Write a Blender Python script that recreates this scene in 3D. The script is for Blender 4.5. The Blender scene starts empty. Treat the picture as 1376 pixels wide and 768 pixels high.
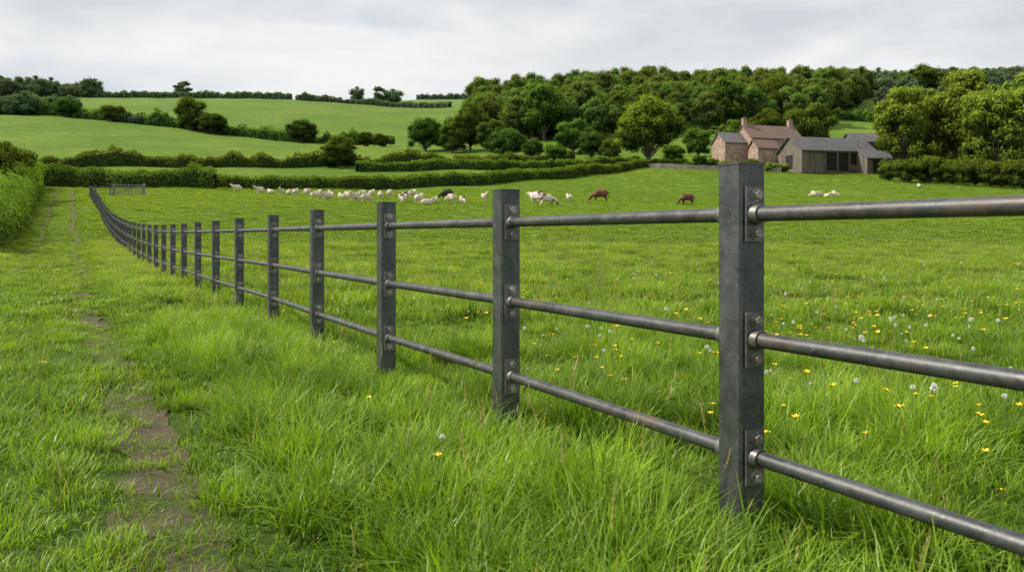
import bpy, math, numpy as np, random
from mathutils import Vector, Matrix, noise as mnoise
random.seed(7); rng=np.random.default_rng(11)
scene=bpy.context.scene
scene.view_settings.view_transform='Standard'
try: scene.view_settings.look='None'
except Exception: pass
scene.view_settings.exposure=0

# ------------------------------------------------------------------ terrain
COLS=[-500,0,150,400,550,688,800,900,1100,1250,1376,1900]
TAB={46:[317,317,317,318,319,320,321,322,322,322,322,322],
75:[272,272,272,272,273,276,281,284,284,284,284,284],
95:[259,259,259,262,263,266,272,275,275,275,275,275],
110:[250,250,250,254,256,260,262,263,263,263,262,262],
130:[234,234,235,238,242,243,246,246,247,248,247,247],
160:[210,212,214,218,222,224,226,226,229,232,232,232],
200:[188,190,196,203,207,205,205,208,210,215,215,215],
240:[168,170,178,195,197,192,188,188,190,197,197,197],
280:[152,155,160,192,194,182,172,170,168,172,172,172],
330:[148,150,150,174,176,165,152,147,150,152,150,150],
400:[134,136,136,142,152,142,132,130,132,132,128,128],
450:[128,128,131,132,146,136,128,126,128,126,124,124],
520:[130,130,138,140,146,136,126,124,122,120,118,118],
700:[134,132,140,142,134,132,126,122,120,118,112,112],
900:[136,134,142,142,136,130,126,122,118,114,108,108],
1600:[200,200,200,200,200,200,200,200,200,200,200,200],
2600:[250]*12}
us=np.arange(-1.3,1.3001,0.01); yg=np.arange(0,2602,2.0)
def _grid():
    cu=[(c-688)/1100 for c in COLS]
    ks=[0,12,25]+sorted(TAB)
    Z=np.zeros((len(us),len(ks)))
    for j,k in enumerate(ks):
        if k<=25: continue
        r=np.interp(us,cu,TAB[k]); Z[:,j]=1+(317-r)/1100*k
    G=np.array([np.interp(yg,ks,Z[i]) for i in range(len(us))])
    k=np.exp(-0.5*(np.arange(-12,13)/3.2)**2); k/=k.sum()
    Gp=np.pad(G,((0,0),(12,12)),mode='edge')
    G=np.array([np.convolve(r,k,'valid') for r in Gp])
    k=np.exp(-0.5*(np.arange(-12,13)/4.0)**2); k/=k.sum()
    Gp=np.pad(G,((12,12),(0,0)),mode='edge')
    return np.array([np.convolve(Gp[:,j],k,'valid') for j in range(G.shape[1])]).T
G=_grid()
def H(x,y):
    x=np.asarray(x,float); y=np.asarray(y,float)
    yy=np.clip(y,0,2599); u=np.clip(x/np.maximum(yy,2.0),-1.299,1.289)
    fu=(u+1.3)/0.01; fy=yy/2.0
    i=np.clip(np.floor(fu).astype(int),0,len(us)-2); j=np.clip(np.floor(fy).astype(int),0,len(yg)-2)
    a=fu-i; b=fy-j
    z=(G[i,j]*(1-a)+G[i+1,j]*a)*(1-b)+(G[i,j+1]*(1-a)+G[i+1,j+1]*a)*b
    z=z+np.clip((yy-30)/60,0,1)*(0.25*np.sin(x*0.11+1)*np.sin(y*0.07)+0.12*np.sin(x*0.31+y*0.2))
    return z
def W(px,Y): # azimuth of a map bearing -> world x,y
    return ((px-688)/1100*Y, Y)

# ------------------------------------------------------------------ helpers
def link(o,parent=None):
    scene.collection.objects.link(o)
    if parent: o.parent=parent
    return o
def empty(name,loc=(0,0,0),rz=0):
    e=bpy.data.objects.new(name,None); e.location=loc; e.rotation_euler=(0,0,rz); e.empty_display_size=0.3
    return link(e)
class MB:
    def __init__(s): s.v=[];s.f=[];s.m=[];s.s=[]
    def add(s,vs,fs,m=0,sm=False):
        b=len(s.v); s.v+= [tuple(v) for v in vs]
        for f in fs: s.f.append([b+i for i in f]); s.m.append(m); s.s.append(sm)
    def box(s,c,d,m=0,rz=0,bev=0):
        R=Matrix.Rotation(rz,3,'Z'); c=Vector(c); x,y,z=[k/2 for k in d]
        if bev>0:
            ring=[(x-bev,-y),(x,-y+bev),(x,y-bev),(x-bev,y),(-x+bev,y),(-x,y-bev),(-x,-y+bev),(-x+bev,-y)]
            vs=[c+R@Vector((a,b,-z)) for a,b in ring]+[c+R@Vector((a,b,z)) for a,b in ring]
            fs=[[i,(i+1)%8,8+(i+1)%8,8+i] for i in range(8)]+[list(range(8))[::-1],list(range(8,16))]
            s.add(vs,fs,m); return
        vs=[c+R@Vector((i*x,j*y,k*z)) for k in(-1,1) for i,j in((-1,-1),(1,-1),(1,1),(-1,1))]
        s.add(vs,[(3,2,1,0),(4,5,6,7),(0,1,5,4),(1,2,6,5),(2,3,7,6),(3,0,4,7)],m)
    def cyl(s,p0,p1,r0,r1=None,n=10,m=0,sm=True,cap=True):
        if r1 is None: r1=r0
        p0=Vector(p0);p1=Vector(p1);d=(p1-p0).normalized()
        a=d.orthogonal().normalized(); b=d.cross(a)
        vs=[];
        for p,r in((p0,r0),(p1,r1)):
            for i in range(n):
                t=2*math.pi*i/n; vs.append(p+(a*math.cos(t)+b*math.sin(t))*r)
        s.add(vs,[[i,(i+1)%n,n+(i+1)%n,n+i] for i in range(n)],m,sm)
        if cap:
            s.add(vs[:n],[list(range(n))[::-1]],m); s.add(vs[n:],[list(range(n))],m)
    def obj(s,name,mats,parent=None,loc=None,rz=0):
        me=bpy.data.meshes.new(name); me.from_pydata(s.v,[],s.f)
        for mt in mats: me.materials.append(mt)
        me.polygons.foreach_set('material_index',s.m); me.polygons.foreach_set('use_smooth',s.s); me.update()
        o=bpy.data.objects.new(name,me)
        if loc is not None: o.location=loc
        o.rotation_euler=(0,0,rz)
        return link(o,parent)
def quads_mesh(name,Q,col,mats,extra=None,mi=None):
    n=len(Q); ev=np.array(extra.v,float).reshape(-1,3) if extra and extra.v else np.zeros((0,3))
    V=np.concatenate([Q.reshape(-1,3),ev]); me=bpy.data.meshes.new(name)
    me.vertices.add(len(V)); me.vertices.foreach_set('co',V.ravel())
    loops=list(np.arange(n*4)); starts=list(range(0,n*4,4)); mis=[0]*n; sms=[False]*n
    if extra:
        for f,m_,s_ in zip(extra.f,extra.m,extra.s):
            starts.append(len(loops)); loops+= [i+n*4 for i in f]; mis.append(m_); sms.append(s_)
    me.loops.add(len(loops)); me.loops.foreach_set('vertex_index',np.array(loops,dtype=np.int32))
    me.polygons.add(len(starts)); me.polygons.foreach_set('loop_start',np.array(starts,dtype=np.int32))
    me.polygons.foreach_set('material_index',np.array(mis,dtype=np.int32))
    for mt in mats: me.materials.append(mt)
    a=me.attributes.new('Col','FLOAT_COLOR','POINT')
    C=np.ones((len(V),4)); C[:n*4,:3]=np.repeat(col,4,axis=0); C[n*4:,:3]=(0.25,0.5,0)
    a.data.foreach_set('color',C.ravel())
    me.update(calc_edges=True); me.polygons.foreach_set('use_smooth',np.array(sms,dtype=bool)); me.validate(); return me

# ---- materials
def newmat(name):
    m=bpy.data.materials.new(name); m.use_nodes=True; nt=m.node_tree; nt.nodes.clear()
    out=nt.nodes.new('ShaderNodeOutputMaterial'); return m,nt,out
def N(nt,t,**k):
    n=nt.nodes.new(t)
    for a,b in k.items():
        if a in n.inputs: n.inputs[a].default_value=b
        else: setattr(n,a,b)
    return n
def noise(nt,vec,scale,detail=4,rough=0.55,dist=0):
    n=nt.nodes.new('ShaderNodeTexNoise'); n.inputs['Scale'].default_value=scale; n.inputs['Detail'].default_value=detail
    n.inputs['Roughness'].default_value=rough; n.inputs['Distortion'].default_value=dist
    if vec is not None: nt.links.new(vec,n.inputs['Vector'])
    return n.outputs['Fac']
def ramp(nt,fac,stops,interp='LINEAR'):
    r=nt.nodes.new('ShaderNodeValToRGB'); r.color_ramp.interpolation=interp; e=r.color_ramp.elements
    while len(e)<len(stops): e.new(0.5)
    for el,(p,c) in zip(e,stops):
        el.position=p; el.color=(c,c,c,1) if not isinstance(c,(tuple,list)) else (*c[:3],1)
    nt.links.new(fac,r.inputs[0]); return r.outputs[0]
def mix(nt,f,a,b,mode='MIX'):
    n=nt.nodes.new('ShaderNodeMix'); n.data_type='RGBA'; n.blend_type=mode
    for v,i in((f,0),(a,6),(b,7)):
        if isinstance(v,(int,float)): n.inputs[i].default_value=v if i==0 else (v,v,v,1)
        elif isinstance(v,tuple): n.inputs[i].default_value=(*v[:3],1)
        else: nt.links.new(v,n.inputs[i])
    return n.outputs[2]
def mth(nt,op,a,b=0.0,clamp=False):
    n=nt.nodes.new('ShaderNodeMath'); n.operation=op; n.use_clamp=clamp
    for i,v in enumerate((a,b)):
        if isinstance(v,(int,float)): n.inputs[i].default_value=v
        else: nt.links.new(v,n.inputs[i])
    return n.outputs[0]
def geoP(nt): return nt.nodes.new('ShaderNodeNewGeometry').outputs['Position']
def objP(nt): return nt.nodes.new('ShaderNodeTexCoord').outputs['Object']
def scaled(nt,vec,s):
    m=nt.nodes.new('ShaderNodeMapping'); m.inputs['Scale'].default_value=s; nt.links.new(vec,m.inputs[0]); return m.outputs[0]
def pbsdf(nt,out,col,rough=0.7,metal=0.0,bump=None,bs=0.3,bd=0.01,spec=0.5):
    p=nt.nodes.new('ShaderNodeBsdfPrincipled')
    if isinstance(col,tuple): p.inputs['Base Color'].default_value=(*col,1)
    else: nt.links.new(col,p.inputs['Base Color'])
    for k,v in(('Roughness',rough),('Metallic',metal)):
        if isinstance(v,(int,float)): p.inputs[k].default_value=v
        else: nt.links.new(v,p.inputs[k])
    p.inputs['Specular IOR Level'].default_value=spec
    if bump is not None:
        b=nt.nodes.new('ShaderNodeBump'); b.inputs['Strength'].default_value=bs; b.inputs['Distance'].default_value=bd
        nt.links.new(bump,b.inputs['Height']); nt.links.new(b.outputs[0],p.inputs['Normal'])
    nt.links.new(p.outputs[0],out.inputs[0]); return p
def simple(name,c1,c2,scale=5,rough=0.8,metal=0,bs=0.3,bd=0.01,stretch=(1,1,1)):
    m,nt,out=newmat(name); P=scaled(nt,objP(nt),stretch); n=noise(nt,P,scale,6,0.65)
    pbsdf(nt,out,ramp(nt,n,[(0.3,c1),(0.7,c2)]),rough,metal,n,bs,bd); return m

def m_leaf(name,dark,light,haze=0.0,transl=0.35,haze_tint=(0.20,0.26,0.24),gain=1.75):
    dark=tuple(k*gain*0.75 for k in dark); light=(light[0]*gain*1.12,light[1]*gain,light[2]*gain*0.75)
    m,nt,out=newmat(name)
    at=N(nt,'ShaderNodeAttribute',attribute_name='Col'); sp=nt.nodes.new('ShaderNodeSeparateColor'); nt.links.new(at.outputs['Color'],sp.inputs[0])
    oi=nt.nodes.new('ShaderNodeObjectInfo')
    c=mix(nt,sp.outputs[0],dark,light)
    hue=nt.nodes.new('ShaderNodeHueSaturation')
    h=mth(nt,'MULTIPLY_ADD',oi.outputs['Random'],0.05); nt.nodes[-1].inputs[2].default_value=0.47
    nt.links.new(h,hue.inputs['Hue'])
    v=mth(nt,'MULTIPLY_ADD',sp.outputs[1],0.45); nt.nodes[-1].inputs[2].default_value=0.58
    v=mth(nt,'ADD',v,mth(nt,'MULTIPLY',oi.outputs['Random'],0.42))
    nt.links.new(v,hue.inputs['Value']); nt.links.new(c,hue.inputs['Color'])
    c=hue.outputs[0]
    if haze>0: c=mix(nt,haze,c,haze_tint)  # distance haze painted into the leaf colour as a pale tint
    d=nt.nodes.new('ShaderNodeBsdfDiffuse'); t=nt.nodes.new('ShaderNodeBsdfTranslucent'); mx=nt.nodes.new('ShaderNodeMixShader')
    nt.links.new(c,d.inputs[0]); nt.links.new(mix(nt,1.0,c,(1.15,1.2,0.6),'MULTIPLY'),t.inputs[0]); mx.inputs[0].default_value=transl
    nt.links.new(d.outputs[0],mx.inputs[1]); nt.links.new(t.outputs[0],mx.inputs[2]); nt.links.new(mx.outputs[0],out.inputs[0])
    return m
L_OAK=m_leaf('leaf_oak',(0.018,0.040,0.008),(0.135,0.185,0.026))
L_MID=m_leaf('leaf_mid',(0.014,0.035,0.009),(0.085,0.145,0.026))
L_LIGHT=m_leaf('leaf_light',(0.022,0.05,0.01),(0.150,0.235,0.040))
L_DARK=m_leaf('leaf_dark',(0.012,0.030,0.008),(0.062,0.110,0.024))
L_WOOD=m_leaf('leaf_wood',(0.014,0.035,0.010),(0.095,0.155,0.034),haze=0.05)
L_FAR=m_leaf('leaf_far',(0.02,0.045,0.02),(0.08,0.13,0.05),haze=0.30)  # far trees carry air haze in their base colour
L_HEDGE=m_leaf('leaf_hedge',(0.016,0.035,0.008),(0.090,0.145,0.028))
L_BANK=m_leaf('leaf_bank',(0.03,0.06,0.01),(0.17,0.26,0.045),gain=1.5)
BARK=simple('bark',(0.045,0.035,0.025),(0.12,0.1,0.075),6,0.9,0,0.8,0.05,(1,1,0.2))
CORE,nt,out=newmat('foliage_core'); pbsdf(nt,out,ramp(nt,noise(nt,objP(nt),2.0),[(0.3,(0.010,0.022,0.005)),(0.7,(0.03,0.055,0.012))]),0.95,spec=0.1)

def m_grass():
    m,nt,out=newmat('grass_blades')
    at=N(nt,'ShaderNodeAttribute',attribute_name='Col'); sp=nt.nodes.new('ShaderNodeSeparateColor'); nt.links.new(at.outputs['Color'],sp.inputs[0])
    P=geoP(nt)
    n1=noise(nt,P,0.9,3,0.6); n2=noise(nt,P,0.12,3,0.6); n3=noise(nt,P,3.5,2,0.6)
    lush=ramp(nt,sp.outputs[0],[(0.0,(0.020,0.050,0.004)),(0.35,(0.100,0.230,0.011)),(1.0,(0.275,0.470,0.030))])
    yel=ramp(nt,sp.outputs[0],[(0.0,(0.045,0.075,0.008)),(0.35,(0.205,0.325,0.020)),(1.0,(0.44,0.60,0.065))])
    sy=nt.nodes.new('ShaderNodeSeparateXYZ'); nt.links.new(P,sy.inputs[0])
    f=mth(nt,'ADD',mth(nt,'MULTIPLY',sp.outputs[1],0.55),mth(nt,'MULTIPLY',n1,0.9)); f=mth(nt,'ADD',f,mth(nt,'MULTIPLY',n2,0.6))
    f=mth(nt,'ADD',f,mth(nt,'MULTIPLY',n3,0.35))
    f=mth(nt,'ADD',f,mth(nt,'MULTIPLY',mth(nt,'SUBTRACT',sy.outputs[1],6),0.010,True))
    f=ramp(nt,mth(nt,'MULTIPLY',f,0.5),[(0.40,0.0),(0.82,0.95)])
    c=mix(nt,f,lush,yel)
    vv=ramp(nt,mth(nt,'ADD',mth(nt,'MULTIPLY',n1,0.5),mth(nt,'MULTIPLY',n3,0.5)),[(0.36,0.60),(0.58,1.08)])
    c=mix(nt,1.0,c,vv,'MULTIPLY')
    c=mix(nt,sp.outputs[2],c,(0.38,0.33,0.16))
    d=nt.nodes.new('ShaderNodeBsdfPrincipled'); nt.links.new(c,d.inputs['Base Color']); d.inputs['Roughness'].default_value=0.42; d.inputs['Specular IOR Level'].default_value=0.35
    t=nt.nodes.new('ShaderNodeBsdfTranslucent'); nt.links.new(mix(nt,1.0,c,(1.25,1.2,0.5),'MULTIPLY'),t.inputs[0])
    mx=nt.nodes.new('ShaderNodeMixShader'); mx.inputs[0].default_value=0.42
    nt.links.new(d.outputs[0],mx.inputs[1]); nt.links.new(t.outputs[0],mx.inputs[2]); nt.links.new(mx.outputs[0],out.inputs[0]); return m
GRASS=m_grass()

m,nt,out=newmat('pasture'); GROUND=m
P=geoP(nt); sx=nt.nodes.new('ShaderNodeSeparateXYZ'); nt.links.new(P,sx.inputs[0])
fine=noise(nt,P,9,6,0.7); med=noise(nt,P,0.5,6,0.65); big=noise(nt,P,0.035,4,0.6)
stre=noise(nt,scaled(nt,P,(0.05,0.5,0.1)),1.0,5,0.6)
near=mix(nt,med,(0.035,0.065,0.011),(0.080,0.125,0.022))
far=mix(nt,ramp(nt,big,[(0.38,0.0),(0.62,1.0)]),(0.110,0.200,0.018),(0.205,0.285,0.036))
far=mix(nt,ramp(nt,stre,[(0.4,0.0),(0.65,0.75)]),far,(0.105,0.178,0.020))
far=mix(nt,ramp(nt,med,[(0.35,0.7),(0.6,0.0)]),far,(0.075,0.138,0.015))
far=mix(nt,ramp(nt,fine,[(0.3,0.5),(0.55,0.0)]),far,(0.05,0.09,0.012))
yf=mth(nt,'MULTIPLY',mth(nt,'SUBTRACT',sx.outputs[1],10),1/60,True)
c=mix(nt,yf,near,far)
haze_tint=mth(nt,'MULTIPLY',mth(nt,'SUBTRACT',sx.outputs[1],220),1/1400,True)
c=mix(nt,mth(nt,'MULTIPLY',haze_tint,0.8),c,(0.22,0.28,0.17))  # far ground painted paler with world Y to stand in for haze
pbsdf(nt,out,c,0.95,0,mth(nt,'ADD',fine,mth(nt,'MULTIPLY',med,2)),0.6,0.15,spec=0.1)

m,nt,out=newmat('track_dirt'); DIRT=m
P=geoP(nt); a=noise(nt,P,2.4,7,0.75); b=noise(nt,P,40,5,0.7)
soil=mix(nt,b,(0.04,0.031,0.020),(0.20,0.160,0.11)); gr=mix(nt,noise(nt,P,0.5,6,0.65),(0.045,0.070,0.014),(0.085,0.125,0.024))
pbsdf(nt,out,mix(nt,ramp(nt,a,[(0.45,0.0),(0.60,0.95)]),soil,gr),0.95,0,b,0.8,0.03,spec=0.15)

def m_metal(name,rustamt,lo,hi,metal=0.6,pale=1.6,streak=0.25):
    m,nt,out=newmat(name); P=geoP(nt)
    a=noise(nt,P,8,8,0.72,0.6); st=noise(nt,scaled(nt,P,(14,14,2.5)),1.0,6,0.7,0.4); sp=noise(nt,P,75,5,0.75)
    c=mix(nt,ramp(nt,a,[(0.36,0.0),(0.62,1.0)]),lo,hi)
    c=mix(nt,ramp(nt,st,[(0.50,0.0),(0.70,streak)]),c,tuple(k*pale for k in hi))
    c=mix(nt,ramp(nt,noise(nt,P,18,5,0.8,1.2),[(0.56,0.0),(0.61,0.40)]),c,tuple(k*1.5 for k in hi))
    c=mix(nt,ramp(nt,sp,[(0.54,0.0),(0.68,0.5)]),c,(0.028,0.030,0.031))
    c=mix(nt,ramp(nt,sp,[(0.30,0.35),(0.40,0.0)]),c,tuple(k*2.0 for k in hi))
    r=ramp(nt,mth(nt,'ADD',mth(nt,'MULTIPLY',noise(nt,P,3.3,6,0.75),0.7),mth(nt,'MULTIPLY',st,0.3)),[(0.60-rustamt,0.0),(0.70-rustamt,0.7)])
    c=mix(nt,r,c,mix(nt,sp,(0.055,0.034,0.022),(0.15,0.090,0.055)))
    rough=ramp(nt,a,[(0.3,0.36),(0.7,0.58)])
    pbsdf(nt,out,c,rough,mth(nt,'SUBTRACT',metal,mth(nt,'MULTIPLY',r,metal)),mth(nt,'ADD',sp,a),0.3,0.0025); return m
M_POST=m_metal('galvanised_post',0.03,(0.052,0.058,0.061),(0.110,0.120,0.122),0.65)
M_RAIL=m_metal('galvanised_rail',0.07,(0.050,0.052,0.055),(0.105,0.110,0.112),0.55,1.4)
M_BRK=m_metal('bracket_steel',0.05,(0.085,0.088,0.088),(0.20,0.20,0.19),0.6,1.3)
M_BOLT=m_metal('bolt_steel',0.07,(0.16,0.15,0.14),(0.38,0.36,0.33),0.6,1.2)

# ------------------------------------------------------------------ ground sheet
def grow(a,b,n,p):
    t=np.linspace(0,1,n); return a+(b-a)*t**p
ys=np.concatenate([np.linspace(-40,0,14)[:-1],grow(0,130,170,1.5)[:-1],grow(130,700,190,1.1)[:-1],grow(700,2500,40,1.3)])
uu=np.linspace(-1.25,1.25,260)
X=np.array([uu*(max(y,0)+24) for y in ys]); Y=np.repeat(ys[:,None],len(uu),1); Z=H(X,Y)
V=np.stack([X,Y,Z],-1).reshape(-1,3); nu=len(uu); ii=np.arange((len(ys)-1)*(nu-1)); r_=ii//(nu-1); c_=ii%(nu-1); b0=r_*nu+c_
F=np.stack([b0,b0+1,b0+nu+1,b0+nu],-1)
me=bpy.data.meshes.new('ground'); me.vertices.add(len(V)); me.vertices.foreach_set('co',V.ravel())
me.loops.add(F.size); me.loops.foreach_set('vertex_index',F.ravel().astype(np.int32)); me.polygons.add(len(F)); me.polygons.foreach_set('loop_start',np.arange(0,F.size,4,dtype=np.int32))
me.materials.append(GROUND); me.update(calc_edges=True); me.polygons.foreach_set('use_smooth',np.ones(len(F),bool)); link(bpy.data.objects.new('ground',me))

# ------------------------------------------------------------------ track
def trackx(y): return 0.25-0.54*np.asarray(y,float)
mb=MB()
for off,wd in((0,0.17),(-1.75,0.13)):
    yv=np.concatenate([np.arange(0.3,25,0.08),np.arange(25,98,0.6)]); vs=[];fs=[]
    for y in yv:
        n1=mnoise.noise(Vector((y*1.3,off,0)))*0.13+mnoise.noise(Vector((y*5,off,0)))*0.10; n2=mnoise.noise(Vector((y*1.3,off+9,4)))*0.13+mnoise.noise(Vector((y*5,off,7)))*0.10; cx=float(trackx(y))+off+0.12*math.sin(y*0.35)
        a=cx-(wd+n1); b=cx+(wd+n2)
        for k in range(5):
            x=a+(b-a)*k/4; vs.append((x,y,float(H(x,y))+0.006+0.0007*y))
    for i in range(len(yv)-1):
        for k in range(4): q=i*5+k; fs.append((q,q+1,q+6,q+5))
    mb.add(vs,fs,0,True)
mb.obj('dirt_track',[DIRT])

# ------------------------------------------------------------------ instancer
def instancer(name,pts,rot,sc,idx,coll,realize=False):
    me=bpy.data.meshes.new(name); n=len(pts); me.vertices.add(n); me.vertices.foreach_set('co',np.asarray(pts,float).ravel())
    for nm,ty,key,arr in(('rot','FLOAT_VECTOR','vector',rot),('sc','FLOAT_VECTOR','vector',sc),('idx','INT','value',idx)):
        a=me.attributes.new(nm,ty,'POINT'); a.data.foreach_set(key,np.asarray(arr,np.int32 if ty=='INT' else float).ravel())
    me.update(); o=link(bpy.data.objects.new(name,me))
    ng=bpy.data.node_groups.new(name+'_gn','GeometryNodeTree')
    ng.interface.new_socket('Geometry',in_out='INPUT',socket_type='NodeSocketGeometry'); ng.interface.new_socket('Geometry',in_out='OUTPUT',socket_type='NodeSocketGeometry')
    gi=ng.nodes.new('NodeGroupInput'); go=ng.nodes.new('NodeGroupOutput'); ip=ng.nodes.new('GeometryNodeInstanceOnPoints')
    ci=ng.nodes.new('GeometryNodeCollectionInfo'); ci.inputs['Collection'].default_value=coll; ci.inputs['Separate Children'].default_value=True; ci.inputs['Reset Children'].default_value=True
    def na(nm,t):
        q=ng.nodes.new('GeometryNodeInputNamedAttribute'); q.data_type=t; q.inputs['Name'].default_value=nm; return q.outputs['Attribute']
    ng.links.new(gi.outputs[0],ip.inputs['Points']); ng.links.new(ci.outputs[0],ip.inputs['Instance']); ip.inputs['Pick Instance'].default_value=True
    ng.links.new(na('idx','INT'),ip.inputs['Instance Index']); ng.links.new(na('rot','FLOAT_VECTOR'),ip.inputs['Rotation']); ng.links.new(na('sc','FLOAT_VECTOR'),ip.inputs['Scale'])
    if realize:
        rl=ng.nodes.new('GeometryNodeRealizeInstances'); ng.links.new(ip.outputs[0],rl.inputs[0]); ng.links.new(rl.outputs[0],go.inputs[0])
    else: ng.links.new(ip.outputs[0],go.inputs[0])
    md=o.modifiers.new('instances','NODES'); md.node_group=ng; return o

# ------------------------------------------------------------------ grass clumps
def clump(name,n,rad,h0,h1,w,bend,stalks=0,dry=0.035):
    v=[];f=[];col=[]
    for i in range(n+stalks):
        st=i>=n
        r=rad*math.sqrt(random.random()); th=random.random()*6.283; bx,by=r*math.cos(th),r*math.sin(th)
        ph=th+random.gauss(0,1.0); h=random.uniform(h0,h1)*(1-0.35*r/rad); 
        if st: h=random.uniform(h1*1.05,h1*1.4)
        L=h*bend*random.uniform(0.2,1.3)*(0.35 if st else 1); dx,dy=math.cos(ph),math.sin(ph)
        sa=ph+math.pi/2+random.gauss(0,0.5); sx_,sy_=math.cos(sa),math.sin(sa)
        ww=w*random.uniform(0.5,1.3)*(0.35 if st else 1); g=random.random(); dr=1.0*(random.random()<dry)*random.uniform(0.4,1)
        if st: dr=random.uniform(0.2,0.6)
        b=len(v)
        for t in (0,0.35,0.7):
            x=bx+dx*L*t*t; y=by+dy*L*t*t; z=h*(t-0.38*min(1,L/h)*t*t)-0.01
            k=ww*(1-0.55*t)*0.5
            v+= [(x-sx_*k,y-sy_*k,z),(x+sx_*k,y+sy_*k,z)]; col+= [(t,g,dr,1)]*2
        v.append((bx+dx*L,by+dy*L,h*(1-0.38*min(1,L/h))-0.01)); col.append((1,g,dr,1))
        f+= [(b,b+1,b+3,b+2),(b+2,b+3,b+5,b+4),(b+4,b+5,b+6)]
        if st:
            x,y,z=v[-1]; sc_=max(1,w/0.006)**0.6
            for k in range(6):
                q=len(v); a=random.random()*6.28; zz=z-k*0.011*sc_; s=(0.003+0.0008*k)*sc_
                v+= [(x,y,zz),(x+math.cos(a)*s,y+math.sin(a)*s,zz+0.012*sc_),(x,y,zz+0.022*sc_)]; col+= [(1,g,0.85,1)]*3; f.append((q,q+1,q+2))
    me=bpy.data.meshes.new(name); me.from_pydata(v,[],f); a=me.attributes.new('Col','FLOAT_COLOR','POINT'); a.data.foreach_set('color',np.array(col).ravel())
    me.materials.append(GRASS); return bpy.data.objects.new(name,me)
def coll(name,objs):
    c=bpy.data.collections.new(name)
    for o in objs: c.objects.link(o)
    return c
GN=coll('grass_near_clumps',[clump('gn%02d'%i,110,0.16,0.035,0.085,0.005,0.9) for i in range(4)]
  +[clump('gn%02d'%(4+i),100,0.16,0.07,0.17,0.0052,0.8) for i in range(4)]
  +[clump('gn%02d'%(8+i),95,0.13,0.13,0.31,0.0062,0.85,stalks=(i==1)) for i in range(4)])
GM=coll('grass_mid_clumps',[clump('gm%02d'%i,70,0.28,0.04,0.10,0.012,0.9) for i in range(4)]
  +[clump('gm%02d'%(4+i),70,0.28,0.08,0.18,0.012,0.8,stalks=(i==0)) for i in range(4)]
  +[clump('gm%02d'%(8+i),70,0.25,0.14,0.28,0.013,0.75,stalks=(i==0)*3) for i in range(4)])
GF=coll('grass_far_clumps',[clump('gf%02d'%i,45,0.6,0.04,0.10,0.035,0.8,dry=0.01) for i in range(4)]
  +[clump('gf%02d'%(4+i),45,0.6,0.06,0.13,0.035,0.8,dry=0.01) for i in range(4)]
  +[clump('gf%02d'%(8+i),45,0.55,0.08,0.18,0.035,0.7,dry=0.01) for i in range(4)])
def scatter(name,y0,y1,dens,um,xm,col_,u0=None,realize=False):
    A=um*(y1*y1-y0*y0)+2*xm*(y1-y0); n=int(A*dens)
    if xm>=1:
        y=rng.uniform(y0,y1,int(n*1.6)); x=rng.uniform(-1,1,len(y))*(um*y+xm)
        keep=rng.uniform(0,1,len(y))<(um*y+xm)/(um*y1+xm); x=x[keep];y=y[keep]
    else:
        y=np.sqrt(rng.uniform(0,1,n)*(y1**2-y0**2)+y0**2); x=rng.uniform(-1,1,len(y))*um*y
    if u0 is not None: k=x>u0*y; x=x[k];y=y[k]
    off=x-trackx(y); pn=np.array([mnoise.noise(Vector((a*0.55,b*0.55,0)))+0.6*mnoise.noise(Vector((a*1.9,b*1.9,5))) for a,b in zip(x,y)])
    r=rng.uniform(0,1,len(y)); typ=np.where(pn+rng.normal(0,0.15,len(y))>0.12,2,1); typ=np.where((pn+rng.normal(0,0.15,len(y))<-0.22)&(off>2.3),0,typ)
    wob=0.12*np.sin(y*0.35)
    d1=np.abs(off-wob); d2=np.abs(off-wob+1.75)
    typ=np.where((off<0.75)&(off>-2.5),np.where(r<0.6+0.5*pn,0,1),typ)
    typ=np.where((off>0.58)&(off<1.75),np.where(pn+r*0.5>0.02,2,1),typ)
    typ=np.where((np.abs(off-1.95)<0.15)&(typ==2),1,typ)
    rut=(d1<0.22)|(d2<0.16); typ=np.where(rut,0,typ)
    keep=~(rut&(rng.uniform(0,1,len(y))>0.38+0.7*pn+np.clip(y/60,0,0.4)))
    keep&=~((y<110)&(off<-4.2)&(y>45))
    x,y,typ,off,pn=x[keep],y[keep],typ[keep],off[keep],pn[keep]; n=len(x)
    s=rng.uniform(0.75,1.25,n)*(1+0.35*np.clip(pn,-0.6,0.8)); sz=s*rng.uniform(0.85,1.2,n)
    rot=np.stack([rng.normal(0,0.13,n),rng.normal(0,0.13,n),rng.uniform(0,6.283,n)],-1)
    instancer(name,np.stack([x,y,H(x,y)],-1),rot,np.stack([s,s,sz],-1),typ*4+rng.integers(0,4,n),col_,realize)
scatter('grass_verge',1.1,9.0,60,0.69,1.01,GN,realize=True)
scatter('meadow_grass',9.0,38,20,0.69,0,GM)
scatter('pasture_grass',38,112,4.5,0.69,0,GF)
scatter('hill_pasture_grass',112,172,2.6,0.68,0,GF,u0=-0.02)

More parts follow.
